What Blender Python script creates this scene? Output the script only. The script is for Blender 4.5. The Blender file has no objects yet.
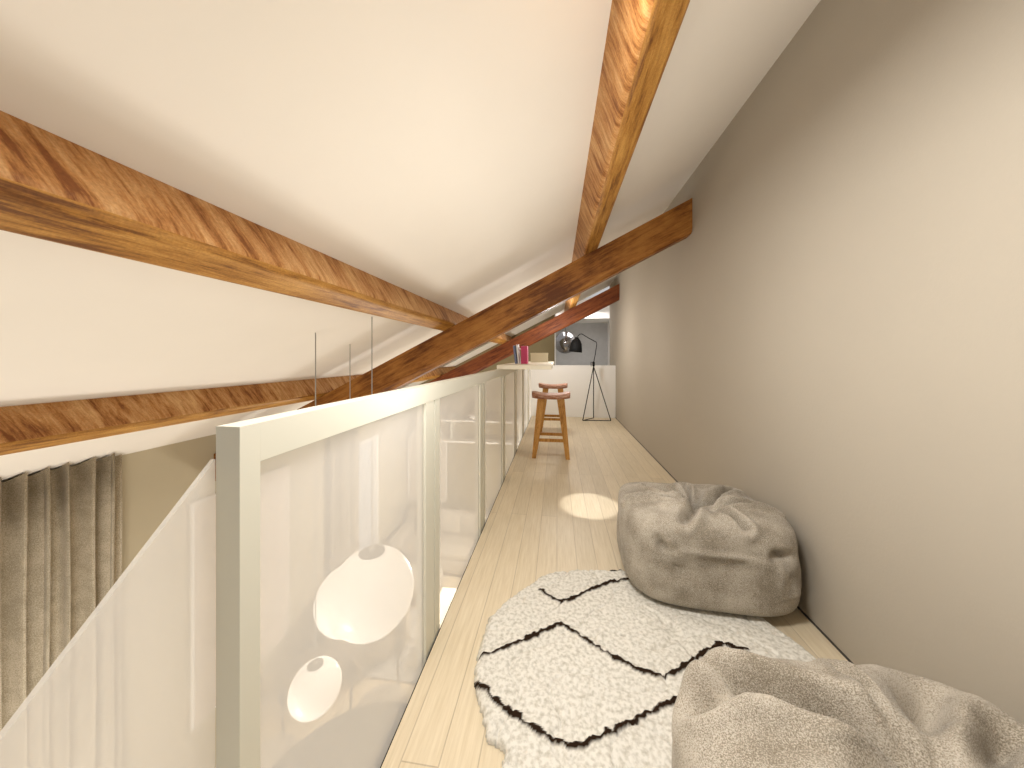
import bpy, bmesh, math, random
from math import sin, cos, pi, atan, radians as R, sqrt, exp
from mathutils import Vector, Matrix, noise
random.seed(4)
S = bpy.context.scene
COL = S.collection
# ------------------------------------------------------------------ helpers
def link(o, parent=None):
    COL.objects.link(o)
    if parent: o.parent = parent
    return o
def tag(o, label=None, cat=None, group=None, kind=None):
    if label: o['label'] = label
    if cat: o['category'] = cat
    if group: o['group'] = group
    if kind: o['kind'] = kind
    return o
def thing(name, label, cat, loc=(0, 0, 0), rz=0, group=None):
    o = bpy.data.objects.new(name, None); o.empty_display_size = .1
    link(o); o.location = loc; o.rotation_euler = (0, 0, rz)
    return tag(o, label, cat, group)
def obj(name, bm, mat, parent=None, smooth=False, loc=None):
    bmesh.ops.recalc_face_normals(bm, faces=bm.faces)
    me = bpy.data.meshes.new(name); bm.to_mesh(me); bm.free()
    for m in (mat if isinstance(mat, (list, tuple)) else [mat]): me.materials.append(m)
    if smooth:
        for p in me.polygons: p.use_smooth = True
    o = bpy.data.objects.new(name, me); link(o, parent)
    if loc: o.location = loc
    return o
def struct(name, bm, mat, smooth=False):
    return tag(obj(name, bm, mat, None, smooth), kind='structure')
def box(bm, x0, x1, y0, y1, z0, z1, bev=0, seg=2, mi=0):
    r = bmesh.ops.create_cube(bm, size=1)
    for v in r['verts']:
        v.co = Vector(((x0 + x1) / 2 + v.co.x * (x1 - x0), (y0 + y1) / 2 + v.co.y * (y1 - y0), (z0 + z1) / 2 + v.co.z * (z1 - z0)))
    fs = {f for v in r['verts'] for f in v.link_faces}
    for f in fs: f.material_index = mi
    if bev:
        bmesh.ops.bevel(bm, geom=list({e for f in fs for e in f.edges}), offset=bev, segments=seg, profile=.6, affect='EDGES')
    return bm
def nb(): return bmesh.new()
def bx(*a, **k): return box(nb(), *a, **k)
def prism(bm, pts, axis, a0, a1, mi=0):
    """extrude a closed 2-D outline along an axis ('x','y','z')"""
    def mk(p, a):
        return {'x': (a, p[0], p[1]), 'y': (p[0], a, p[1]), 'z': (p[0], p[1], a)}[axis]
    A = [bm.verts.new(mk(p, a0)) for p in pts]; B = [bm.verts.new(mk(p, a1)) for p in pts]
    n = len(pts)
    bm.faces.new(A); bm.faces.new(B[::-1])
    for i in range(n): bm.faces.new((A[i], B[i], B[(i + 1) % n], A[(i + 1) % n]))
    return bm
def tube(bm, pts, rad, n=10, cap=True):
    pts = [Vector(p) for p in pts]
    rs = rad if isinstance(rad, (list, tuple)) else [rad] * len(pts)
    rings = []; ref = None
    for i, p in enumerate(pts):
        t = (pts[min(i + 1, len(pts) - 1)] - pts[max(i - 1, 0)]).normalized()
        if ref is None:
            ref = Vector((0, 0, 1)) if abs(t.z) < .9 else Vector((1, 0, 0))
        u = t.cross(ref).normalized(); w = u.cross(t).normalized(); ref = w
        rings.append([bm.verts.new(p + (u * cos(2 * pi * k / n) + w * sin(2 * pi * k / n)) * rs[i]) for k in range(n)])
    for a, b in zip(rings, rings[1:]):
        for k in range(n): bm.faces.new((a[k], a[(k + 1) % n], b[(k + 1) % n], b[k]))
    if cap: bm.faces.new(rings[0]); bm.faces.new(rings[-1][::-1])
    return bm
def lathe(bm, prof, n=40, c=(0, 0, 0), M=None):
    M = M or Matrix.Identity(4)
    rings = []
    for r, z in prof:
        if r < 1e-5: rings.append([bm.verts.new(M @ Vector((c[0], c[1], c[2] + z)))])
        else: rings.append([bm.verts.new(M @ Vector((c[0] + r * cos(2 * pi * k / n), c[1] + r * sin(2 * pi * k / n), c[2] + z))) for k in range(n)])
    for a, b in zip(rings, rings[1:]):
        for k in range(n):
            k2 = (k + 1) % n
            if len(a) == 1 and len(b) == 1: continue
            if len(a) == 1: bm.faces.new((a[0], b[k], b[k2]))
            elif len(b) == 1: bm.faces.new((a[k], a[k2], b[0]))
            else: bm.faces.new((a[k], a[k2], b[k2], b[k]))
    return bm
def bar(bm, p, q, wx, wy, wx2=None, wy2=None):
    """tapered square bar from p to q, cross-section axes x / y"""
    wx2 = wx2 or wx; wy2 = wy2 or wy
    def ring(c, a, b): return [bm.verts.new((c[0] + sx * a / 2, c[1] + sy * b / 2, c[2])) for sx, sy in ((-1, -1), (1, -1), (1, 1), (-1, 1))]
    A = ring(p, wx, wy); B = ring(q, wx2, wy2)
    bm.faces.new(A); bm.faces.new(B[::-1])
    for i in range(4): bm.faces.new((A[i], A[(i + 1) % 4], B[(i + 1) % 4], B[i]))
    return bm
# ------------------------------------------------------------------ materials
def new_mat(name):
    m = bpy.data.materials.new(name); m.use_nodes = True
    return m, m.node_tree.nodes, m.node_tree.links, m.node_tree.nodes['Principled BSDF']
def plain(name, col, rough=.6, spec=.3, metal=0, var=.0, vscale=4, bump=0, bscale=200, emit=None, es=0, coat=0):
    m, n, l, b = new_mat(name)
    b.inputs['Roughness'].default_value = rough
    b.inputs['Specular IOR Level'].default_value = spec
    b.inputs['Metallic'].default_value = metal
    b.inputs['Coat Weight'].default_value = coat
    tc = n.new('ShaderNodeTexCoord')
    no = n.new('ShaderNodeTexNoise'); no.inputs['Scale'].default_value = vscale; no.inputs['Detail'].default_value = 4
    l.new(tc.outputs['Object'], no.inputs['Vector'])
    cr = n.new('ShaderNodeMixRGB')
    cr.inputs[1].default_value = (*[c * (1 - var) for c in col], 1)
    cr.inputs[2].default_value = (*[min(1, c * (1 + var)) for c in col], 1)
    l.new(no.outputs['Fac'], cr.inputs[0]); l.new(cr.outputs[0], b.inputs['Base Color'])
    if bump:
        n2 = n.new('ShaderNodeTexNoise'); n2.inputs['Scale'].default_value = bscale; n2.inputs['Detail'].default_value = 3
        l.new(tc.outputs['Object'], n2.inputs['Vector'])
        bp = n.new('ShaderNodeBump'); bp.inputs['Strength'].default_value = bump; bp.inputs['Distance'].default_value = .004
        l.new(n2.outputs['Fac'], bp.inputs['Height']); l.new(bp.outputs['Normal'], b.inputs['Normal'])
    if emit:
        b.inputs['Emission Color'].default_value = (*emit, 1); b.inputs['Emission Strength'].default_value = es
    return m
def wood(name, dark, mid, light, roty=0, axis='y', cross=False, rough=.5, stretch=14, spec=.25, scale=3.2, slant=0, knots=0):
    """streaky grain running along `axis`; roty turns the pattern with a sloped timber; cross=True gives short bands across the timber"""
    m, n, l, b = new_mat(name)
    b.inputs['Roughness'].default_value = rough; b.inputs['Specular IOR Level'].default_value = spec
    tc = n.new('ShaderNodeTexCoord'); mp = n.new('ShaderNodeMapping')
    mp.inputs['Rotation'].default_value = (slant, roty, 0)
    l.new(tc.outputs['Object'], mp.inputs['Vector'])
    mp2 = n.new('ShaderNodeMapping')
    if cross: sc = {'y': (1.2, 6.5, 1.2)}[axis]
    else: sc = {'x': (1, stretch, stretch), 'y': (stretch, 1, stretch), 'z': (stretch, stretch, 1)}[axis]
    mp2.inputs['Scale'].default_value = sc
    l.new(mp.outputs[0], mp2.inputs['Vector'])
    def noi(v, s_, d, r_, dist=0):
        k = n.new('ShaderNodeTexNoise'); k.inputs['Scale'].default_value = s_; k.inputs['Detail'].default_value = d + 3; k.inputs['Roughness'].default_value = r_; k.inputs['Distortion'].default_value = dist
        l.new(v, k.inputs['Vector']); return k.outputs['Fac']
    a1 = noi(mp2.outputs[0], scale, 9, .68, .35)
    a2 = noi(tc.outputs['Object'], 3.0, 3, .5)
    a3 = noi(mp2.outputs[0], scale * 5, 4, .6)
    def mad(x, f, y=None, c0=0.):
        k = n.new('ShaderNodeMath'); k.operation = 'MULTIPLY_ADD'; l.new(x, k.inputs[0]); k.inputs[1].default_value = f
        if y is not None: l.new(y, k.inputs[2])
        else: k.inputs[2].default_value = c0
        return k.outputs[0]
    t = mad(a1, .62, mad(a3, .2, mad(a2, .18 + knots, None, -knots / 2)))
    cr = n.new('ShaderNodeValToRGB'); e = cr.color_ramp.elements
    e[0].position = .40; e[0].color = (*dark, 1); e[1].position = .61; e[1].color = (*light, 1)
    k = e.new(.48); k.color = (*mid, 1)
    l.new(t, cr.inputs[0])
    fn = n.new('ShaderNodeTexNoise'); fn.inputs['Scale'].default_value = 170; fn.inputs['Detail'].default_value = 2
    l.new(tc.outputs['Object'], fn.inputs['Vector'])
    mx = n.new('ShaderNodeMixRGB'); mx.blend_type = 'OVERLAY'; mx.inputs[0].default_value = .35
    l.new(cr.outputs[0], mx.inputs[1]); l.new(fn.outputs['Fac'], mx.inputs[2])
    l.new(mx.outputs[0], b.inputs['Base Color'])
    bp = n.new('ShaderNodeBump'); bp.inputs['Strength'].default_value = .25; bp.inputs['Distance'].default_value = .003
    l.new(t, bp.inputs['Height']); l.new(bp.outputs['Normal'], b.inputs['Normal'])
    return m
def planks(name, base, width=.15, length=1.5, gap=(.45, .34, .2)):
    m, n, l, b = new_mat(name)
    b.inputs['Roughness'].default_value = .42; b.inputs['Specular IOR Level'].default_value = .3
    tc = n.new('ShaderNodeTexCoord'); mp = n.new('ShaderNodeMapping'); mp.inputs['Rotation'].default_value = (0, 0, pi / 2)
    l.new(tc.outputs['Object'], mp.inputs['Vector'])
    br = n.new('ShaderNodeTexBrick'); br.offset = .37; br.offset_frequency = 2
    br.inputs['Scale'].default_value = 1; br.inputs['Brick Width'].default_value = length; br.inputs['Row Height'].default_value = width
    br.inputs['Mortar Size'].default_value = .0022; br.inputs['Mortar Smooth'].default_value = .3
    br.inputs['Color1'].default_value = (*[c * .93 for c in base], 1); br.inputs['Color2'].default_value = (*[min(1, c * 1.05) for c in base], 1)
    br.inputs['Mortar'].default_value = (*gap, 1)
    l.new(mp.outputs[0], br.inputs['Vector'])
    mp2 = n.new('ShaderNodeMapping'); mp2.inputs['Scale'].default_value = (45, 2.2, 1); l.new(tc.outputs['Object'], mp2.inputs['Vector'])
    ns = n.new('ShaderNodeTexNoise'); ns.inputs['Scale'].default_value = 2; ns.inputs['Detail'].default_value = 8; ns.inputs['Roughness'].default_value = .7
    l.new(mp2.outputs[0], ns.inputs['Vector'])
    cr = n.new('ShaderNodeValToRGB'); e = cr.color_ramp.elements
    e[0].position = .25; e[0].color = (.72, .66, .56, 1); e[1].position = .7; e[1].color = (1, 1, 1, 1)
    l.new(ns.outputs['Fac'], cr.inputs[0])
    mx = n.new('ShaderNodeMixRGB'); mx.blend_type = 'MULTIPLY'; mx.inputs[0].default_value = .75
    l.new(br.outputs['Color'], mx.inputs[1]); l.new(cr.outputs[0], mx.inputs[2]); l.new(mx.outputs[0], b.inputs['Base Color'])
    bp = n.new('ShaderNodeBump'); bp.inputs['Strength'].default_value = .4; bp.inputs['Distance'].default_value = .002; bp.invert = True
    l.new(br.outputs['Fac'], bp.inputs['Height']); l.new(bp.outputs['Normal'], b.inputs['Normal'])
    return m
def fabric(name, c1, c2, scale=420, bump=.6, rough=.95, coarse=9):
    m, n, l, b = new_mat(name)
    b.inputs['Roughness'].default_value = rough; b.inputs['Specular IOR Level'].default_value = .1
    b.inputs['Sheen Weight'].default_value = .15
    tc = n.new('ShaderNodeTexCoord')
    ns = n.new('ShaderNodeTexNoise'); ns.inputs['Scale'].default_value = scale; ns.inputs['Detail'].default_value = 2
    l.new(tc.outputs['Object'], ns.inputs['Vector'])
    n2 = n.new('ShaderNodeTexNoise'); n2.inputs['Scale'].default_value = coarse; n2.inputs['Detail'].default_value = 5
    l.new(tc.outputs['Object'], n2.inputs['Vector'])
    mth = n.new('ShaderNodeMath'); mth.operation = 'MULTIPLY_ADD'; mth.inputs[1].default_value = .35
    l.new(n2.outputs['Fac'], mth.inputs[0]); 
    ms = n.new('ShaderNodeMath'); ms.operation = 'MULTIPLY'; ms.inputs[1].default_value = .65
    l.new(ns.outputs['Fac'], ms.inputs[0]); l.new(ms.outputs[0], mth.inputs[2])
    cr = n.new('ShaderNodeValToRGB'); e = cr.color_ramp.elements
    e[0].position = .41; e[0].color = (*c1, 1); e[1].position = .59; e[1].color = (*c2, 1)
    l.new(mth.outputs[0], cr.inputs[0]); l.new(cr.outputs[0], b.inputs['Base Color'])
    bp = n.new('ShaderNodeBump'); bp.inputs['Strength'].default_value = bump; bp.inputs['Distance'].default_value = .003
    l.new(ns.outputs['Fac'], bp.inputs['Height']); l.new(bp.outputs['Normal'], b.inputs['Normal'])
    return m
def milky_glass(name, fac=.62, col=(.93, .9, .84)):
    m, n, l, b = new_mat(name); n.remove(b)
    out = n['Material Output']
    tr = n.new('ShaderNodeBsdfTransparent'); tr.inputs[0].default_value = (1, .985, .96, 1)
    df = n.new('ShaderNodeBsdfDiffuse'); df.inputs[0].default_value = (*col, 1)
    tl = n.new('ShaderNodeBsdfTranslucent'); tl.inputs[0].default_value = (*col, 1)
    gl = n.new('ShaderNodeBsdfGlossy'); gl.inputs['Roughness'].default_value = .03
    a = n.new('ShaderNodeMixShader'); a.inputs[0].default_value = .5
    l.new(df.outputs[0], a.inputs[1]); l.new(tl.outputs[0], a.inputs[2])
    c_ = n.new('ShaderNodeMixShader'); c_.inputs[0].default_value = fac
    l.new(tr.outputs[0], c_.inputs[1]); l.new(a.outputs[0], c_.inputs[2])
    g = n.new('ShaderNodeMixShader'); g.inputs[0].default_value = .03
    l.new(c_.outputs[0], g.inputs[1]); l.new(gl.outputs[0], g.inputs[2])
    l.new(g.outputs[0], out.inputs['Surface'])
    return m
M_ceil = plain('ceiling_plaster', (.80, .735, .645), .9, .1, var=.02)
M_taupe = plain('taupe_paint', (.435, .385, .312), .85, .15, var=.06, vscale=1.2, bump=.12, bscale=90)
M_olive = plain('olive_paint', (.46, .39, .265), .85, .15, var=.03)
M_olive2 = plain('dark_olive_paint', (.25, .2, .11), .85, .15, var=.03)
M_white = plain('white_paint', (.86, .84, .8), .7, .2, var=.01)
M_grey = plain('grey_concrete', (.50, .49, .48), .9, .1, var=.12, vscale=9, bump=.3, bscale=30)
M_steel = plain('painted_steel', (.69, .67, .565), .45, .3, var=.01)
M_floor = planks('oak_planks', (.76, .66, .49), .11, 2.4, (.58, .49, .36))
M_low = planks('lower_oak_planks', (.84, .71, .5), .18, 1.8)
SL = atan(.505)
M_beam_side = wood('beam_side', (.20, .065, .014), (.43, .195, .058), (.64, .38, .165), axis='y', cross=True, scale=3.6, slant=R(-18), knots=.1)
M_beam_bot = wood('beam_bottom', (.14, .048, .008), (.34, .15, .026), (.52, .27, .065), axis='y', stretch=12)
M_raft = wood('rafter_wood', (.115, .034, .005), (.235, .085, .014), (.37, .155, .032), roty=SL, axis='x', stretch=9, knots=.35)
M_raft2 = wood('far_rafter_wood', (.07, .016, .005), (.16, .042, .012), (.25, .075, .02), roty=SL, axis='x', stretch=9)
M_stool = wood('stool_wood', (.26, .11, .02), (.48, .23, .05), (.62, .34, .10), axis='z', stretch=8)
M_stool_seat = wood('stool_seat_wood', (.16, .05, .02), (.40, .18, .10), (.72, .5, .4), axis='x', stretch=8, scale=8)
M_bag = fabric('bag_linen', (.22, .185, .135), (.52, .465, .385))
M_curt = fabric('curtain_linen', (.34, .285, .195), (.54, .46, .34), scale=200, bump=.2)
M_black = plain('black_metal', (.008, .008, .008), .7, .15)
M_dark = plain('dark_metal', (.05, .045, .04), .5, .3)
M_glass = milky_glass('milky_glass', .45, (.965, .955, .93))
M_globe = plain('opal_globe', (.95, .93, .88), .3, .4, emit=(1, .93, .84), es=.6)
M_cap = plain('pendant_cap', (.2, .2, .18), .5, .3)
M_cable = plain('cable_grey', (.35, .33, .29), .6)
M_art = plain('art_canvas', (.60, .51, .43), .9, .1, var=.2, vscale=7)
M_table = plain('grey_table', (.09, .085, .08), .6, .3, var=.03)
M_counter = plain('cream_counter', (.83, .77, .62), .5, .3, var=.03)
M_sofa = fabric('sofa_linen', (.38, .33, .26), (.52, .46, .38), scale=150, bump=.2)
M_greyrug = fabric('grey_shag', (.2, .19, .18), (.62, .6, .56), scale=38, bump=1)
M_shade = plain('lit_shade', (.9, .82, .65), .8, .1, emit=(1, .82, .55), es=1.6)
M_pink = plain('pink_cover', (.6, .07, .17), .6)
M_blue = plain('blue_grey_cover', (.2, .24, .38), .6)
M_whitebook = plain('white_cover', (.85, .83, .8), .6)
M_card = plain('cream_card', (.62, .54, .38), .8, .1, var=.05)
M_pane = milky_glass('window_pane', .25, (.9, .93, 1))
M_mirror = plain('arch_panel', (.5, .44, .36), .6, .3, var=.04)
# rug material reads its wool colour from a mesh attribute
m, n, l, b = new_mat('wool_pile'); M_rug = m
b.inputs['Roughness'].default_value = 1; b.inputs['Specular IOR Level'].default_value = .05
at = n.new('ShaderNodeAttribute'); at.attribute_name = 'wool'
tc = n.new('ShaderNodeTexCoord'); vo = n.new('ShaderNodeTexVoronoi'); vo.inputs['Scale'].default_value = 95
l.new(tc.outputs['Object'], vo.inputs['Vector'])
nn = n.new('ShaderNodeTexNoise'); nn.inputs['Scale'].default_value = 70; nn.inputs['Detail'].default_value = 4; l.new(tc.outputs['Object'], nn.inputs['Vector'])
cr = n.new('ShaderNodeValToRGB'); e = cr.color_ramp.elements
e[0].position = .3; e[0].color = (.50, .47, .40, 1); e[1].position = .58; e[1].color = (.76, .73, .66, 1)
l.new(nn.outputs['Fac'], cr.inputs[0])
mx = n.new('ShaderNodeMixRGB'); mx.inputs[2].default_value = (.025, .014, .008, 1)
l.new(at.outputs['Fac'], mx.inputs[0]); l.new(cr.outputs[0], mx.inputs[1]); l.new(mx.outputs[0], b.inputs['Base Color'])
bp = n.new('ShaderNodeBump'); bp.inputs['Strength'].default_value = .5; bp.inputs['Distance'].default_value = .004
l.new(nn.outputs['Fac'], bp.inputs['Height']); l.new(bp.outputs['Normal'], b.inputs['Normal'])
# ------------------------------------------------------------------ room shell
XR, XW, XL, YE, YB, ZL = 1.095, -3.4, -.494, 7.15, -1.2, -2.97
YF = 9.5
def roofz(x): return 2.092 + .505 * x
# gallery slab with plank floor
struct('floor', bx(XL + .006, XR, YB, 6.43, -.02, 0), M_floor)
struct('slab_edge_shade', bx(XL + .001, XL + .005, YB, 6.43, -.3, -.004), M_black)  # black strip standing in for the shade in the slab-edge channel
struct('floor_lower', bx(XW, 1.6, YB, YF, ZL - .1, ZL), M_low)
struct('floor_slab', bx(XL + .006, XR, YB, 6.43, -.3, -.021), M_white)
struct('wall_right', bx(XR, XR + .12, YB, YE, ZL, roofz(XR)), M_taupe)
struct('wall_left', bx(XW - .12, XW, YB, 5.19, ZL, roofz(XW)), M_olive)
bm = nb(); box(bm, XW - .12, XW, 5.19, 5.92, -.33, roofz(XW)); box(bm, XW - .12, XW, 5.92, YE, ZL, roofz(XW))
struct('wall_left_far', bm, M_olive)
# sloped ceiling
prism(bm := nb(), [(XW - .12, roofz(XW - .12)), (XR + .12, roofz(XR + .12)), (XR + .12, roofz(XR + .12) + .12), (XW - .12, roofz(XW - .12) + .12)], 'y', YB, YE)
struct('ceiling', bm, M_ceil)
# cross wall at the end, left of the stair opening
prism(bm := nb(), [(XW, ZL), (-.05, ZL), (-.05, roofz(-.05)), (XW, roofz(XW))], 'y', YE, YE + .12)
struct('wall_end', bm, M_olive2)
# stairwell beyond the half wall
struct('wall_far', bx(-.9, 1.4, YF, YF + .1, ZL, 2.11), M_grey)
struct('wall_far_right', bx(1.4, 1.5, YE + .001, YF + .1, ZL, 2.75), M_white)
struct('wall_far_left', bx(-1.0, -.9, YE + .121, YF + .1, ZL, 1.75), M_white)
bm = nb(); prism(bm, [(-.9, 2.11), (1.4, 2.11), (1.4, roofz(1.4)), (-.9, 2.12)], 'y', 8.4, YF + .1)
struct('ceiling_far', bm, M_white)
struct('wall_half', bx(XL - .06, XR, 6.431, 6.53, -.3, .99), M_white)
# window in the left wall
w = tag(obj('window_1', bx(XW - .1, XW - .09, 5.19, 5.92, ZL, -.33), M_pane), kind='structure')
bm = nb()
for a, b_ in ((5.19, 5.24), (5.87, 5.92)): box(bm, XW - .12, XW + .01, a, b_, ZL, -.33)
box(bm, XW - .12, XW + .01, 5.24, 5.87, -.38, -.33)
obj('window_frame', bm, M_white, w)
struct('baseboard_right', bx(XR - .004, XR, YB, 6.43, 0, .008), M_dark)
# ------------------------------------------------------------------ timbers
def purlin(x0, y0, y1, label, hs=.173, wd=.142):
    """squared timber under the sloped ceiling; x0 is the downhill ceiling contact"""
    c_, s_ = cos(SL), sin(SL)
    o = Vector((x0, roofz(x0)))
    u = Vector((c_, s_)); w_ = Vector((s_, -c_))
    r = .036; pts2 = [(0, 0)]
    for k in range(7):
        a = pi + k * pi / 12; pts2.append((r + r * cos(a), hs - r - r * sin(a) * 1))
    for k in range(7):
        a = pi * 1.5 + k * pi / 12; pts2.append((wd - r + r * cos(a), hs - r - r * sin(a)))
    pts2.append((wd, 0))
    pts = [tuple(o + u * p[0] + w_ * p[1]) for p in pts2]
    bm = nb(); n = len(pts)
    N = 40; rows = []
    for i in range(N + 1):
        y = y0 + (y1 - y0) * i / N
        rows.append([bm.verts.new((p[0], y, p[1])) for p in pts])
    bm.faces.new(rows[0]); bm.faces.new(rows[-1][::-1])
    for a, b in zip(rows, rows[1:]):
        for k in range(n):
            f = bm.faces.new((a[k], b[k], b[(k + 1) % n], a[(k + 1) % n]))
            f.smooth = 0 < k < n - 2
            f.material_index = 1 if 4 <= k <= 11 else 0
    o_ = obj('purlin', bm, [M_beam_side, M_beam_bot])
    return tag(o_, label, 'roof beam', 'long purlins under the ceiling')
purlin(.156, YB, 8.395, 'long timber purlin overhead, uppermost of the three, nearest the taupe wall')
purlin(-.989 - .127, YB, YE, 'long timber purlin in the middle of the three, crossing the upper left')
purlin(-2.273 - .127, YB, YE, 'lowest long timber purlin, just above the curtains at left')
def rafter(name, y0, th, ztop, hh, mat, label):
    z1 = lambda x: ztop + .505 * (x - XR)
    ch = .028
    x0 = XW + .001; x1 = XR - .001
    def ring(x):
        t = z1(x)
        b = t - hh
        return [(x, y0, t), (x, y0, b + ch * 1.6), (x, y0 + ch * .4, b + ch * .5), (x, y0 + ch, b), (x, y0 + th - ch, b), (x, y0 + th, b + ch), (x, y0 + th, t)]
    bm = nb(); rows = []
    N = 30
    for i in range(N + 1):
        rows.append([bm.verts.new(p) for p in ring(x0 + (x1 - x0) * i / N)])
    bm.faces.new(rows[0]); bm.faces.new(rows[-1][::-1]); n = 7
    for a, b in zip(rows, rows[1:]):
        for k in range(n):
            bm.faces.new((a[k], b[k], b[(k + 1) % n], a[(k + 1) % n])).material_index = 0
    return tag(obj(name, bm, mat), label, 'roof beam', 'sloping rafters carrying the purlins')
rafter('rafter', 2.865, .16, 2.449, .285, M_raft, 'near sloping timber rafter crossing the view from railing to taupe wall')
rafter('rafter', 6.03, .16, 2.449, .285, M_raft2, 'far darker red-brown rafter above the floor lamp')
# ------------------------------------------------------------------ railing
rail = thing('glass_railing', 'long off-white steel railing with milky glass panels along the gallery edge', 'railing', (XL, .43, 0))
def rp(name, bm, mat): 
    o = obj(name, bm, mat, rail); o.matrix_parent_inverse = Matrix.Translation((-XL, -.43, 0)); return o
xo = XL - .043
rp('top_rail', bx(xo, XL, .4926, 6.43, .975, 1.04), M_steel)
rp('end_post', bx(xo, XL, .456, .4925, -.3, 1.04), M_steel)
ys = [.4925, 1.295, 2.2, 3.1, 4.02, 4.94, 5.86, 6.43]
for i in range(7):
    a, b = ys[i], ys[i + 1]
    if i: rp('stile', bx(xo + .004, XL - .002, a + .005, a + .058, -.28, .9745), M_steel)
    if i < 6: rp('stile', bx(xo + .004, XL - .002, b - .09, b - .006, -.28, .9745), M_steel)
    rp('glass_panel', bx(XL - .02, XL - .012, a + (.058 if i else 0), b - (.09 if i < 6 else 0), -.28, .9745), M_glass)
rp('bottom_rail', bx(xo, XL - .003, .489, 6.43, -.32, -.281), M_steel)
# sloping glass beside the stairs, seen left of the end post
sg = obj('stair_glass', prism(nb(), [(.4555, .988), (-.75, -.265), (-.75, -1.5), (.4555, -.35)], 'x', XL - .0515, XL - .0435), M_glass)
tag(sg, 'frameless milky glass panel with a slanting top edge, left of the railing end post', 'glass panel')
# ------------------------------------------------------------------ counter, books, box
ct = thing('bar_counter', 'narrow cream bar counter resting on the railing top behind the near rafter', 'counter', (-.29, 4, 1.041))
o = obj('counter_top', bx(-.24, .245, -1.12, 1.2, 0, .037, bev=.004), M_counter, ct)
o = obj('counter_bracket', bx(-.02, .02, 1.1, 1.14, -.3, 0), M_steel, ct)
bpy.data.objects.remove(o)
def book(name, x, y, w_, d, h, mat, label, lean=0, grp='books standing on the counter'):
    t = thing(name, label, 'book', (x, y, 1.0785), 0, grp)
    t.rotation_euler = (0, lean, 0)
    if lean: t.location.z += abs(sin(lean)) * w_ * (1 if lean > 0 else 0) + .0005
    obj('cover', bx(0, w_, 0, d, 0, h, bev=.002), mat, t)
    obj('page_block', bx(.003, w_ - .003, .004, d - .004, h, h + .001), M_whitebook, t)
book('book', -.435, 3.42, .022, .14, .19, M_blue, 'slim blue-grey book leaning at the left of the row on the counter', lean=-.12)
book('book', -.405, 3.42, .018, .14, .2, M_whitebook, 'slim white book between the blue-grey and the pink book', lean=-.1)
book('book', -.372, 3.42, .065, .14, .185, M_pink, 'thick pink book standing upright on the counter')
bxo = thing('storage_box', 'cream box standing at the far end of the counter', 'box', (-.36, 4.55, 1.0785))
obj('box_body', bx(0, .235, 0, .1, 0, .105, bev=.002), M_card, bxo)
obj('lid', bx(-.003, .238, -.003, .103, .105, .128, bev=.002), M_card, bxo)
# ------------------------------------------------------------------ stools
def stool(loc, label):
    t = thing('bar_stool', label, 'stool', loc, 0, 'wooden bar stools at the counter')
    # saddle seat
    bm = nb(); nx, ny = 22, 8; W, D, T = .45, .27, .052; top = []; bot = []
    for i in range(nx + 1):
        u = i / nx * 2 - 1; tr, br = [], []
        for j in range(ny + 1):
            v = j / ny * 2 - 1
            e_ = 1 - .06 * abs(v) ** 4
            z = .715 + .028 * abs(u) ** 2.2 - .006 * v ** 4 - (.006 if abs(u) > .97 else 0)
            tr.append(bm.verts.new((u * W / 2 * e_, v * D / 2 * (1 - .05 * u ** 6), z)))
            br.append(bm.verts.new((u * W / 2 * e_ * .99, v * D / 2 * .97, .715 - T + .016 * abs(u) ** 3)))
        top.append(tr); bot.append(br)
    for i in range(nx):
        for j in range(ny):
            bm.faces.new((top[i][j], top[i + 1][j], top[i + 1][j + 1], top[i][j + 1]))
            bm.faces.new((bot[i][j], bot[i][j + 1], bot[i + 1][j + 1], bot[i + 1][j]))
    for i in range(nx):
        bm.faces.new((top[i][0], bot[i][0], bot[i + 1][0], top[i + 1][0])); bm.faces.new((top[i][ny], top[i + 1][ny], bot[i + 1][ny], bot[i][ny]))
    for j in range(ny):
        bm.faces.new((top[0][j], top[0][j + 1], bot[0][j + 1], bot[0][j])); bm.faces.new((top[nx][j], bot[nx][j], bot[nx][j + 1], top[nx][j + 1]))
    obj('seat', bm, M_stool_seat, t, True)
    zt = .682
    for sx in (-1, 1):
        for sy in (-1, 1):
            bm = bar(nb(), (sx * .19, sy * .18, 0), (sx * .11, sy * .085, zt), .046, .036, .088, .05)
            obj('leg', bm, M_stool, t)
    def at(z): f = z / zt; return .19 - .08 * f, .18 - .095 * f
    for z in (.2,):
        ax, ay = at(z)
        for sy in (-1, 1):
            obj('stretcher', bx(-ax + .014, ax - .014, sy * ay - .011, sy * ay + .011, z - .018, z + .018, bev=.003), M_stool, t)
    z = .3; ax, ay = at(z)
    for sx in (-1, 1):
        obj('side_stretcher', bx(sx * ax - .01, sx * ax + .01, -ay + .015, ay - .015, z - .016, z + .016, bev=.003), M_stool, t)
    return t
def copy_tree(o, parent=None):
    c = o.copy(); COL.objects.link(c); c.parent = parent
    for ch in list(o.children): copy_tree(ch, c)
    return c
s1 = stool((-.07, 3.94, 0), 'wooden bar stool with saddle seat standing in front, nearer of the two')
s2 = copy_tree(s1); s2.location = (-.062, 5.22, 0); s2['label'] = 'wooden bar stool mostly hidden behind the nearer one'
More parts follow.
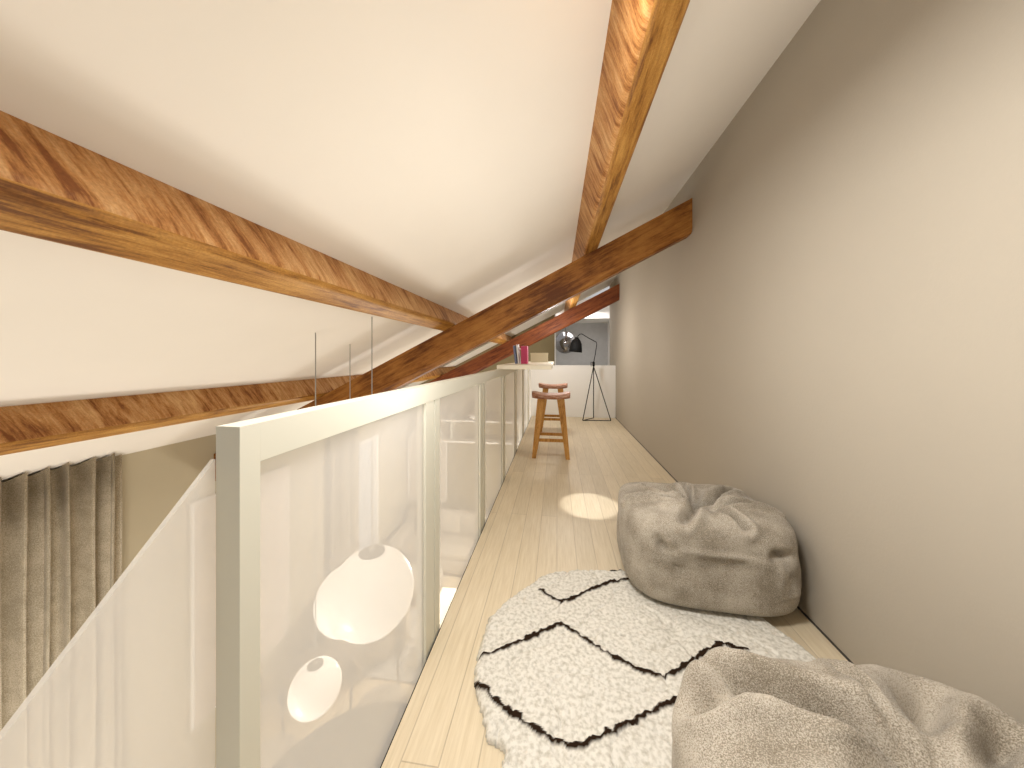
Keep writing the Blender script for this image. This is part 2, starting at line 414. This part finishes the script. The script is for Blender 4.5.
# ------------------------------------------------------------------ floor lamp
fl = thing('floor_lamp', 'black tripod floor lamp with dome shade by the white half wall', 'lamp', (.66, 6.15, 0))
ap = Vector((0, 0, 1.02)); feet = [(-.2, -.08, .006), (.3, -.03, .006), (.02, .2, .006)]
for ft in feet:
    obj('leg', tube(nb(), [ft, (ap.x - ft[0] * .06, ap.y - ft[1] * .06, 1.04)], .008, 8), M_black, fl)
obj('foot_brace', tube(nb(), [feet[1], feet[0], feet[2]], .007, 8), M_black, fl)
obj('collar', lathe(nb(), [(0, .98), (.018, .98), (.022, 1.0), (.022, 1.05), (.012, 1.07), (0, 1.07)], 16), M_black, fl)
obj('handle', tube(nb(), [(0, 0, 1.05), (-.05, -.02, 1.055), (-.045, -.02, .98)], .006, 8), M_black, fl)
obj('stem', tube(nb(), [(0, 0, 1.05), (.03, 0, 1.2), (.055, -.01, 1.38), (.045, -.01, 1.42), (-.1, -.02, 1.5), (-.21, -.03, 1.57), (-.25, -.03, 1.565), (-.29, -.03, 1.52)], .007, 8), M_black, fl)
Mx = Matrix.Translation((-.30, -.03, 1.51)) @ Matrix.Rotation(R(6), 4, 'Y')
prof = [(0, 0), (.03, 0), (.035, -.02), (.075, -.06), (.1, -.12), (.112, -.19), (.12, -.27), (.114, -.27), (.105, -.19), (.092, -.12), (.065, -.065), (0, -.05)]
sh = obj('lamp_shade', lathe(nb(), prof, 28, M=Mx), M_black, fl, True)
# ------------------------------------------------------------------ pendants
def pendant(x, y, z, r, label):
    t = thing('globe_pendant', label, 'lamp', (x, y, z), 0, 'opal globe pendants over the dining table')
    prof = []
    for k in range(33):
        a = -pi / 2 + k * pi / 33
        prof.append((r * cos(a), r * sin(a)))
    prof[0] = (0, -r); prof.append((r * .14, r * .99)); prof.append((0, r * .99))
    obj('globe', lathe(nb(), prof, 48), M_globe, t, True)
    obj('cap', lathe(nb(), [(0, r * .985), (r * .30, r * .955), (r * .31, r * .975), (r * .25, r * 1.015), (0, r * 1.03)], 28), M_cap, t, True)
    obj('cap_knob', lathe(nb(), [(r * .06, r * 1.02), (r * .055, r * 1.1), (0, r * 1.11)], 12), M_whitebook, t)
    top = roofz(x) - z - .002
    obj('cable', tube(nb(), [(0, 0, r * 1.08), (0, 0, top)], .0035, 8), M_cable, t)
pendant(-1.298, 2.181, -.507, .285, 'largest white globe pendant lamp, hanging in front of another globe')
pendant(-1.551, 1.948, -.992, .152, 'smallest white globe pendant lamp, hanging lowest')
pendant(-1.657, 2.465, -.80, .255, 'white globe pendant lamp mostly hidden behind the largest globe')
bm = nb(); box(bm, -.05, -.03, YE, YE + .12, ZL, roofz(-.05)); struct('wall_edge_highlight', bm, M_white)  # white strip standing in for the lit edge of the end wall
M_smoke = plain('smoked_mirror', (.35, .34, .35), .12, .6, metal=.85)
gp = thing('globe_pendant', 'smoky reflective globe pendant in the stairwell, left of the floor lamp shade', 'lamp', (.2, 8.0, 1.5))
obj('globe', lathe(nb(), [(0 if k in (0, 24) else .27 * sin(pi * k / 24), -.27 * cos(pi * k / 24)) for k in range(25)], 40), M_smoke, gp, True)
obj('cable', tube(nb(), [(0, 0, .27), (0, 0, .49)], .004, 6), M_black, gp)
# ------------------------------------------------------------------ curtains
def curtain(name, y0, y1, x, z0, z1, n, amp, label, cat='curtain'):
    bm = nb(); N = n * 16; rows = []
    for i in range(N + 1):
        t = i / N; y = y0 + (y1 - y0) * t
        ph = t * n * 2 * pi + .9 * sin(t * 17.3) + .5 * sin(t * 41)
        xx = x + amp * (.9 * sin(ph) + .3 * sin(2.3 * ph + 1))
        yy = y + amp * .45 * cos(ph)
        rows.append([bm.verts.new((xx + .006 * sin(k * 1.3 + i * .1), yy, z0 + (z1(xx) - z0) * k / 8)) for k in range(9)])
    for a, b in zip(rows, rows[1:]):
        for k in range(8): bm.faces.new((a[k], b[k], b[k + 1], a[k + 1]))
    o = obj(name, bm, M_curt, None, True)
    md = o.modifiers.new('thick', 'SOLIDIFY'); md.thickness = .006
    return tag(o, label, cat)
curtain('curtain', .55, 2.1, XW + .1, ZL + .01, lambda x: roofz(x) - .012, 15, .05, 'wide taupe pleated curtain at the left edge of the picture')
curtain('curtain', 4.47, 5.18, XW + .09, ZL + .01, lambda x: roofz(x) - .2, 8, .04, 'taupe pleated curtain beside the window, seen through the railing glass')
# ------------------------------------------------------------------ art, lower room
ar = thing('wall_art', 'large pale unframed panel artwork hanging on the left wall', 'picture', (XW + .002, 3.21, -1.28))
obj('frame', bx(0, .03, -.56, .56, -1.06, 1.06, bev=.003), M_white, ar)
obj('canvas', bx(.0305, .033, -.545, .545, -1.045, 1.045), M_art, ar)
tb = thing('dining_table', 'large round warm-grey dining table under the globe pendants', 'table', (-1.5, 2.2, ZL))
obj('table_top', lathe(nb(), [(0, .71), (.84, .71), (.86, .722), (.855, .74), (0, .742)], 72), M_table, tb)
obj('pedestal', lathe(nb(), [(.3, 0), (.3, .02), (.12, .05), (.09, .4), (.13, .71), (0, .71)], 36), M_table, tb, True)
def chair(x, y, rz, label):
    t = thing('dining_chair', label, 'chair', (x, y, ZL), rz, 'dining chairs around the round table')
    obj('seat', lathe(nb(), [(0, .42), (.24, .42), (.26, .44), (.255, .475), (.2, .485), (0, .48)], 32), M_sofa, t, True)
    for sx in (-1, 1):
        obj('leg', tube(nb(), [(sx * .2, -.2, 0), (sx * .17, -.15, .425)], .011, 8), M_dark, t)
        obj('leg', tube(nb(), [(sx * .25, .24, 0), (sx * .24, .25, .72)], .014, 8), M_dark, t)
        obj('arm_pad', bx(sx * .24 - .028, sx * .24 + .028, .23, .27, .70, .83, bev=.004), M_dark, t)
    return t
def arc_back(t):
    pts = []
    bm = nb()
    for k in range(13):
        a = R(20 + k * 140 / 12); pts.append((.255 * cos(a), .255 * sin(a) + .0, .62))
    tube(bm, pts, .009, 8)
    obj('back_rail', bm, M_dark, t)
ch1 = chair(-1.82, 3.22, R(42), 'dining chair with pale round seat at the far side of the table')
ch2 = copy_tree(ch1); ch2.location = (-2.56, 2.62, ZL); ch2.rotation_euler = (0, 0, R(68)); ch2['label'] = 'dining chair with pale round seat at the wall side of the table'
# tub armchair
tc_ = thing('tub_armchair', 'round-backed pale armchair behind the globe pendants by the left wall', 'armchair', (-2.68, 4.42, ZL))
bm = nb(); prof_o = []
NA = 48
rows = []
for i in range(NA + 1):
    a = R(-150) + R(300) * i / NA + R(145)
    w1, w0 = .57, .46
    hh = .8 - .16 * max(0, abs(i / NA * 2 - 1) - .55) / .45
    sec = [(w1, .02), (w1 + .005, hh - .05), (w1 - .03, hh), (w0 + .03, hh), (w0, hh - .05), (w0, .02)]
    rows.append([bm.verts.new((r * cos(a), r * sin(a), z)) for r, z in sec])
bm.faces.new(rows[0]); bm.faces.new(rows[-1][::-1])
for a, b in zip(rows, rows[1:]):
    for k in range(6): bm.faces.new((a[k], b[k], b[(k + 1) % 6], a[(k + 1) % 6]))
obj('backrest', bm, M_sofa, tc_, True)
obj('seat_cushion', lathe(nb(), [(0, .04), (.45, .04), (.465, .1), (.465, .38), (.43, .42), (0, .43)], 40), M_sofa, tc_, True)
# grey rug, sofa, pouf, lantern, shelves, arch
rg = obj('area_rug', bx(-3.0, -.7, 3.95, 5.12, ZL, ZL + .02, bev=.006), M_greyrug)
tag(rg, 'shaggy grey rug on the lower floor beyond the dining table', 'rug')
sf = thing('sofa', 'long pale sofa against the end wall of the lower room', 'sofa', (-1.95, 6.45, ZL))
obj('base', bx(-1.25, 1.25, -.5, .5, .06, .3, bev=.03), M_sofa, sf, True)
obj('backrest', bx(-1.25, 1.25, .3, .52, .3, .82, bev=.05, seg=3), M_sofa, sf, True)
for sx in (-1, 1): obj('armrest', bx(sx * 1.15 - .12, sx * 1.15 + .12, -.5, .3, .3, .6, bev=.04, seg=3), M_sofa, sf, True)
for k in range(3): obj('seat_cushion', bx(-1.02 + k * .68, -.35 + k * .68, -.48, .29, .3, .45, bev=.04, seg=3), M_sofa, sf, True)
def cushion(x, y, z, s, rz, tilt, label):
    bm = nb(); r = bmesh.ops.create_grid(bm, x_segments=14, y_segments=14, size=1)
    top = list(bm.verts); 
    bm.free(); bm = nb(); g = {}
    for sgn in (1, -1):
        for i in range(15):
            for j in range(15):
                u, v = i / 7 - 1, j / 7 - 1
                h_ = .07 * max(0, (1 - u ** 4) * (1 - v ** 4)) ** .6
                if sgn == -1 and (i in (0, 14) or j in (0, 14)): g[sgn, i, j] = g[1, i, j]; continue
                g[sgn, i, j] = bm.verts.new((u * s / 2 * (1 - .06 * (1 - v * v)), sgn * h_, s / 2 + v * s / 2 * (1 - .06 * (1 - u * u))))
        for i in range(14):
            for j in range(14): bm.faces.new((g[sgn, i, j], g[sgn, i + 1, j], g[sgn, i + 1, j + 1], g[sgn, i, j + 1]))
    o = obj('cushion', bm, M_sofa, None, True); o.location = (x, y, z); o.rotation_euler = (tilt, 0, rz)
    return tag(o, label, 'cushion', 'cushions on the sofa')
cushion(-2.65, 6.57, ZL + .452, .5, .1, -.1, 'pale square cushion at the left end of the sofa')
cushion(-2.2, 6.6, ZL + .452, .5, -.05, -.1, 'pale square cushion next to the one at the left end of the sofa')
cushion(-1.4, 6.6, ZL + .452, .46, .05, -.1, 'pale square cushion in the right half of the sofa')
pf = obj('pouf', lathe(nb(), [(0, .0), (.3, 0), (.36, .06), (.38, .2), (.35, .34), (.25, .38), (0, .385)], 36), M_sofa, None, True, (-2.35, 5.53, ZL + .001))
tag(pf, 'low round pale pouf in front of the sofa', 'pouf')
ln = thing('floor_lantern', 'glowing cream box lamp standing on the grey rug by the second railing post', 'lamp', (-1.66, 4.75, ZL + .021))
obj('lamp_base', bx(-.17, .17, -.2, .2, 0, .03, bev=.004), M_dark, ln)
obj('lamp_shade', bx(-.16, .16, -.36, .36, .03, .4, bev=.01), M_shade, ln)
shf = thing('wall_shelf', 'pale two-board wall shelf on the end wall of the lower room', 'shelf', (-1.6, YE - .001, -.4))
for z in (-.3, .15): obj('shelf_board', bx(-.9, 1.0, -.25, 0, z, z + .035, bev=.003), M_white, shf)
for x in (-.7, .8): obj('bracket', bx(x, x + .03, -.2, 0, z - .45, z + .149), M_steel, shf)
bw = obj('bowl', lathe(nb(), [(0, 0), (.06, 0), (.14, .06), (.17, .12), (.16, .12), (.13, .065), (.05, .012), (0, .012)], 32), M_whitebook, None, True, (-1.75, YE - .14, -.4 + .187))
tag(bw, 'white bowl standing on the upper wall shelf', 'bowl')
# arched panel on the end wall
an = thing('arched_panel', 'tall arched panel with thin white rim on the end wall, left of the shelf', 'wall panel', (-2.9, YE - .002, 0))
def arch(r, z0, zc): return [(-r, z0), (r, z0)] + [(r * cos(pi * k / 24), zc + r * sin(pi * k / 24)) for k in range(25)]
obj('panel', prism(nb(), arch(.44, ZL + .9, -.85), 'y', -.03, -.001), M_mirror, an)
bm = nb(); pts = [(x, -.03, z) for x, z in arch(.45, ZL + .9, -.85)]; tube(bm, pts + [pts[0]], .012, 8); obj('rim', bm, M_white, an)
# ------------------------------------------------------------------ wool rug
def segd(p, a, b):
    ax, ay = a; bx_, by = b; dx, dy = bx_ - ax, by - ay
    t = max(0, min(1, ((p[0] - ax) * dx + (p[1] - ay) * dy) / (dx * dx + dy * dy + 1e-12)))
    return sqrt((p[0] - ax - t * dx) ** 2 + (p[1] - ay - t * dy) ** 2)
LN = [[(-.076, 1.591), (-.023, 1.545), (.018, 1.531), (.059, 1.543), (.157, 1.622), (.261, 1.694), (.345, 1.727), (.5, 1.80)],
      [(-.292, 1.204), (-.216, 1.244), (-.107, 1.318), (-.049, 1.36), (.004, 1.392), (.033, 1.396), (.091, 1.349), (.197, 1.279), (.294, 1.232), (.37, 1.213), (.437, 1.255), (.533, 1.324), (.64, 1.392), (.679, 1.374), (.72, 1.371)],
      [(-.29, 1.112), (-.241, 1.094), (-.182, 1.047), (-.081, 1.003), (-.02, .976), (.046, .963), (.072, .971), (.157, 1.016), (.256, 1.071), (.382, 1.14), (.5, 1.2)],
      [(.28, 1.80), (.33, 1.795)]]
EDGE = [(-.16, .885), (-.15, .94), (-.205, .96), (-.236, 1.025), (-.272, 1.083), (-.30, 1.16), (-.305, 1.254), (-.297, 1.405), (-.247, 1.501), (-.19, 1.58), (-.134, 1.64), (-.09, 1.70), (-.047, 1.737), (.095, 1.785), (.331, 1.815), (.55, 1.81), (.75, 1.72), (.88, 1.58), (.946, 1.45), (.97, 1.38), (.99, 1.2), (.96, 1.0), (.9, .8), (.75, .62), (.5, .5), (.2, .53), (0, .66), (-.1, .78)]
def inside(p):
    c_ = False; j = len(EDGE) - 1
    for i in range(len(EDGE)):
        a, b = EDGE[i], EDGE[j]
        if (a[1] > p[1]) != (b[1] > p[1]) and p[0] < (b[0] - a[0]) * (p[1] - a[1]) / (b[1] - a[1]) + a[0]: c_ = not c_
        j = i
    return c_
stp = .0055
bm = nb(); lay = bm.verts.layers.float.new('wool'); grid = {}
nx = int(1.36 / stp); ny = int(1.38 / stp)
for i in range(nx):
    for j in range(ny):
        x, y = -.33 + i * stp, .47 + j * stp
        wx = x + .006 * noise.noise(Vector((x * 60, y * 60, 0))); wy = y + .006 * noise.noise(Vector((x * 60, y * 60, 5)))
        q = (wx, wy)
        de = min(segd(q, EDGE[k], EDGE[(k + 1) % len(EDGE)]) for k in range(len(EDGE)))
        if not inside(q): continue
        q2 = (x + .012 * noise.noise(Vector((x * 45, y * 45, 2))), y + .012 * noise.noise(Vector((x * 45, y * 45, 8))))
        dl = min(segd(q2, L_[k], L_[k + 1]) for L_ in LN for k in range(len(L_) - 1)) if de > -1 else 1
        wd = .0085 + .004 * noise.noise(Vector((x * 22, y * 22, 3)))
        dark = max(0, min(1, (wd - dl) / .0025 + .5))
        z = .026 * min(1, de / .02) ** .5 + .0035
        z += .0025 * noise.noise(Vector((x * 38, y * 38, 1))) + .0022 * noise.noise(Vector((x * 90, y * 90, 4))) + .004 * noise.noise(Vector((x * 9, y * 9, 4)))
        # soft furrows in the pile
        f = abs(noise.noise(Vector((x * 6 + 3, y * 6, 9)))); z -= .010 * exp(-(f / .03) ** 2)
        z += .005 * dark
        v = bm.verts.new((x, y, max(.003, z))); v[lay] = dark; grid[i, j] = v
for (i, j), v in list(grid.items()):
    if (i + 1, j) in grid and (i, j + 1) in grid and (i + 1, j + 1) in grid:
        bm.faces.new((v, grid[i + 1, j], grid[i + 1, j + 1], grid[i, j + 1]))
for v in [v for v in bm.verts if not v.link_faces]: bm.verts.remove(v)
be = [e for e in bm.edges if len(e.link_faces) == 1]
r = bmesh.ops.extrude_edge_only(bm, edges=be)
for v in r['geom']:
    if isinstance(v, bmesh.types.BMVert): v.co.z = .001
rug = obj('wool_rug', bm, M_rug, None, True)
tag(rug, 'cream shaggy wool rug with dark zigzag lines on the gallery floor', 'rug')
# ------------------------------------------------------------------ bean bags
def beanbag(cx, cy, rz, a, b, H, p, q, dents, centre, label, z0, seed, wall, pocket=None, tilt=.07):
    """closed puffy body: superquadric, pressed flat on the floor, folds as segment dents (world coordinates)"""
    NU, NV = 400, 220
    bm = nb(); rows = []
    cr_, sr_ = cos(rz), sin(rz)
    def sp(v, e): return math.copysign(abs(v) ** e, v)
    for j in range(NV + 1):
        v = -pi / 2 + pi * j / NV
        row = []
        for i in range(NU):
            u = 2 * pi * i / NU
            ev, eu = 2 / (q if v > 0 else 7.), 2 / p
            x = a * sp(cos(v), ev) * sp(cos(u), eu); y = b * sp(cos(v), ev) * sp(sin(u), eu); z = H / 2 * sp(sin(v), ev)
            z = max(z, -H / 2 * .97)
            # fuller towards the floor
            k_ = 1 + .02 * (1 - (z + H / 2) / H)
            X, Y, Z = cx + (x * cr_ - y * sr_) * k_, cy + (x * sr_ + y * cr_) * k_, z + H / 2 * .97
            row.append(Vector((X, Y, Z)))
        rows.append(row)
    P0 = [[w.copy() for w in r_] for r_ in rows]
    C0 = Vector((cx, cy, H * .42))
    out = []
    for j in range(NV + 1):
        rr = []
        for i in range(NU):
            w = P0[j][i]
            t1 = P0[j][(i + 1) % NU] - P0[j][i - 1]; t2 = P0[min(NV, j + 1)][i] - P0[max(0, j - 1)][i]
            nrm = t1.cross(t2)
            nrm = nrm.normalized() if nrm.length > 1e-9 else Vector((0, 0, 1 if j > NV / 2 else -1))
            if nrm.dot(w - C0) < 0: nrm = -nrm
            up = max(0, min(1, w.z / H * 1.6 - .1))
            d = 0
            for (A, B, dep, wid, rid) in dents:
                dep *= 1.3; rid *= 1.3
                ab = B - A; t = max(0, min(1, (w - A).dot(ab) / ab.length_squared))
                pt = A + ab * t; wob = .35 * wid * noise.noise(pt * 14 + Vector((seed, 0, 0)))
                dist = (w - pt).length + wob
                tp = sin(pi * min(1, max(0, .12 + t * .85))) ** .5
                d -= dep * tp * exp(-(dist / wid) ** 2)
                d += rid * tp * exp(-((dist - 2.1 * wid) / (1.2 * wid)) ** 2)
            # gathered centre
            if centre:
                dc = sqrt((w.x - centre[0]) ** 2 + (w.y - centre[1]) ** 2); ang = math.atan2(w.y - centre[1], w.x - centre[0])
                if w.z > H * .5:
                    d -= .09 * exp(-(dc / .06) ** 2)
                    d += .008 * sin(ang * 7 + seed + 3 * noise.noise(Vector((ang, seed, 0)))) * exp(-((dc - .09) / .08) ** 2)
            d += .018 * noise.noise(w * 4.2 + Vector((seed, 0, 0))) * up + .002 * noise.noise(w * 11 + Vector((0, seed, 0))) * up
            d += .003 * noise.noise(Vector((w.x * 8, w.y * 8, w.z * 12 + seed))) * min(1, w.z / .06)
            q_ = w + nrm * d
            if pocket:
                pass
            q_.z *= 1 - tilt * (w.y - cy) / b; q_.x = min(q_.x, wall); q_.z = max(q_.z, 0)
            q_.z += z0
            rr.append(bm.verts.new(q_))
        out.append(rr)
    for j in range(NV):
        for i in range(NU):
            try: bm.faces.new((out[j][i], out[j][(i + 1) % NU], out[j + 1][(i + 1) % NU], out[j + 1][i]))
            except Exception: pass
    bmesh.ops.remove_doubles(bm, verts=bm.verts, dist=1e-5)
    # move the origin to the base
    for v in bm.verts: v.co -= Vector((cx, cy, z0))
    t = thing('bean_bag', label, 'bean bag', (cx, cy, z0), 0, 'grey-beige bean bags on the wool rug')
    obj('cover', bm, M_bag, t, True)
    return t
V = Vector
H1 = .392
d1 = [ # A, B, depth, width, ridge
    (V((.35, 1.80, .37)), V((.50, 1.78, .39)), .06, .013, .022),
    (V((.50, 1.78, .39)), V((.65, 1.70, .39)), .06, .016, .024),
    (V((.52, 1.99, .38)), V((.67, 1.75, .39)), .05, .02, .022),
    (V((.72, 2.04, .38)), V((.70, 1.77, .39)), .06, .014, .026),
    (V((.96, 1.94, .38)), V((.74, 1.76, .39)), .07, .015, .026),
    (V((1.02, 1.70, .38)), V((.76, 1.70, .39)), .05, .012, .02),
    (V((.80, 1.54, .36)), V((.73, 1.68, .39)), .035, .016, .016),
    (V((.56, 1.56, .36)), V((.66, 1.67, .39)), .03, .018, .016),
    (V((.455, 1.56, .285)), V((.475, 1.55, .245)), .05, .018, .008),
    (V((.46, 1.52, .18)), V((.56, 1.51, .165)), .028, .028, .008),
    (V((.90, 1.50, .27)), V((.97, 1.51, .265)), .045, .020, .008),
    (V((.95, 1.50, .165)), V((1.02, 1.53, .17)), .045, .022, .014),
    (V((.50, 1.68, .39)), V((.64, 1.64, H1)), -.026, .028, 0),
    (V((.76, 1.86, .39)), V((.86, 1.93, H1)), -.028, .03, 0),
    (V((.62, 1.83, .39)), V((.64, 1.95, H1)), -.028, .026, 0),
    (V((.80, 1.74, .39)), V((.92, 1.78, H1)), -.026, .028, 0),
    (V((.53, 1.505, .245)), V((.93, 1.495, .215)), .028, .010, .010),
    (V((.93, 1.495, .215)), V((.935, 1.50, .13)), .012, .009, .004),
]
beanbag(.71, 1.845, R(-3), .37, .335, H1, 3.8, 6.0, d1, (.695, 1.73), 'slouchy grey-beige bean bag against the taupe wall, whole one in mid view', .034, 1.7, XR - .006)
# stitched pocket flap on the front of the far bag
H2 = .39
d2 = [
    (V((.33, .905, .36)), V((.45, .82, .39)), .09, .024, .016),
    (V((.42, .83, .39)), V((.64, .735, .40)), .125, .030, .03),
    (V((.26, .79, .34)), V((.42, .80, .38)), .045, .022, .012),
    (V((.68, .98, .37)), V((.665, .75, .40)), .045, .011, .014),
    (V((.86, .90, .38)), V((.72, .76, .40)), .055, .035, .02),
    (V((.90, .80, .38)), V((.76, .70, .40)), .07, .028, .02),
    (V((.45, .55, .38)), V((.6, .66, .40)), .05, .03, .016),
    (V((.7, .4, .38)), V((.68, .62, .40)), .05, .03, .016),
    (V((.95, .55, .38)), V((.76, .65, .40)), .05, .03, .016),
]
beanbag(.665, .615, R(4), .41, .372, H2, 2.9, 4.0, d2, (.68, .69), 'grey-beige bean bag in the bottom right corner, nearest the camera, deeply folded', .034, 6.1, XR - .006)
# ------------------------------------------------------------------ light
W = bpy.data.worlds.new('World'); S.world = W; W.use_nodes = True
bgn = W.node_tree.nodes['Background']; bgn.inputs[0].default_value = (1, .98, .96, 1); bgn.inputs[1].default_value = .4
def light(kind, name, loc, power, col=(1, .985, .955), size=.1, rot=(0, 0, 0), **k):
    d = bpy.data.lights.new(name, kind); d.energy = power; d.color = col
    if kind == 'AREA': d.size = size; d.size_y = k.get('sy', size); d.shape = 'RECTANGLE'
    elif kind != 'SUN': d.shadow_soft_size = size
    if kind == 'SPOT': d.spot_size = k['angle']; d.spot_blend = k.get('blend', .3)
    o = bpy.data.objects.new(name, d); o.location = loc; o.rotation_euler = rot; COL.objects.link(o); return o
light('SPOT', 'floor_spot', (.25, 2.62, 1.93), 80, size=.02, angle=R(14.5), blend=.35)
light('AREA', 'overhead_fill', (-.12, .6, roofz(-.12) - .03), 19, size=.4, sy=.25, rot=(0, -SL, 0))  # added fill from above that whitens the rail top, no fixture modelled
light('AREA', 'ceiling_fill', (-1.7, .0, -1.0), 7, size=1.2, sy=1.2, rot=(pi, 0, 0))  # added upward fill to brighten the ceiling, not a room fixture
sp = light('SPOT', 'right_ceiling_fill', (.7, -.75, .35), 60, size=.15, angle=R(76), blend=1.0)  # added fill behind the camera, aimed at the ceiling on the right
sp.rotation_euler = Vector((.15, 2.2, 1.6)).to_track_quat('-Z', 'Y').to_euler()
light('POINT', 'lower_room_fill', (-2.1, .9, -1.9), 80, size=.3)  # added unseen fill points to brighten the lower room
light('POINT', 'lower_room_fill', (-1.3, 5.3, -1.4), 115, size=.3)
light('POINT', 'gallery_fill', (.3, 1.6, 1.3), 5, size=.15)  # added unseen fill points along the gallery, no lamps hang here
light('POINT', 'gallery_fill', (.2, 3.8, 1.3), 6, size=.15)
light('POINT', 'gallery_fill', (.1, 5.3, 1.5), 20, size=.1)
light('POINT', 'gallery_fill', (-.25, 1.0, 1.15), 4.5, size=.2)  # added fill for the middle purlin's side and the rail top
light('AREA', 'stair_skylight', (.6, 7.9, 2.28), 14, (1, .985, .98), size=1.2, sy=.8)
# ------------------------------------------------------------------ camera
cd = bpy.data.cameras.new('camera'); cam = bpy.data.objects.new('camera', cd); COL.objects.link(cam)
cd.sensor_width = 36; cd.lens = 330 / 1024 * 36; cd.shift_y = -27 / 1024; cd.clip_start = .02
cam.location = (0, 0, 1.15); cam.rotation_euler = (pi / 2, 0, atan(45 / 330))
S.camera = cam
S.view_settings.view_transform = 'Standard'; S.view_settings.look = 'None'
S.view_settings.exposure = .44; S.view_settings.gamma = 1; S.view_settings.use_curve_mapping = False
S.cycles.transparent_max_bounces = 16
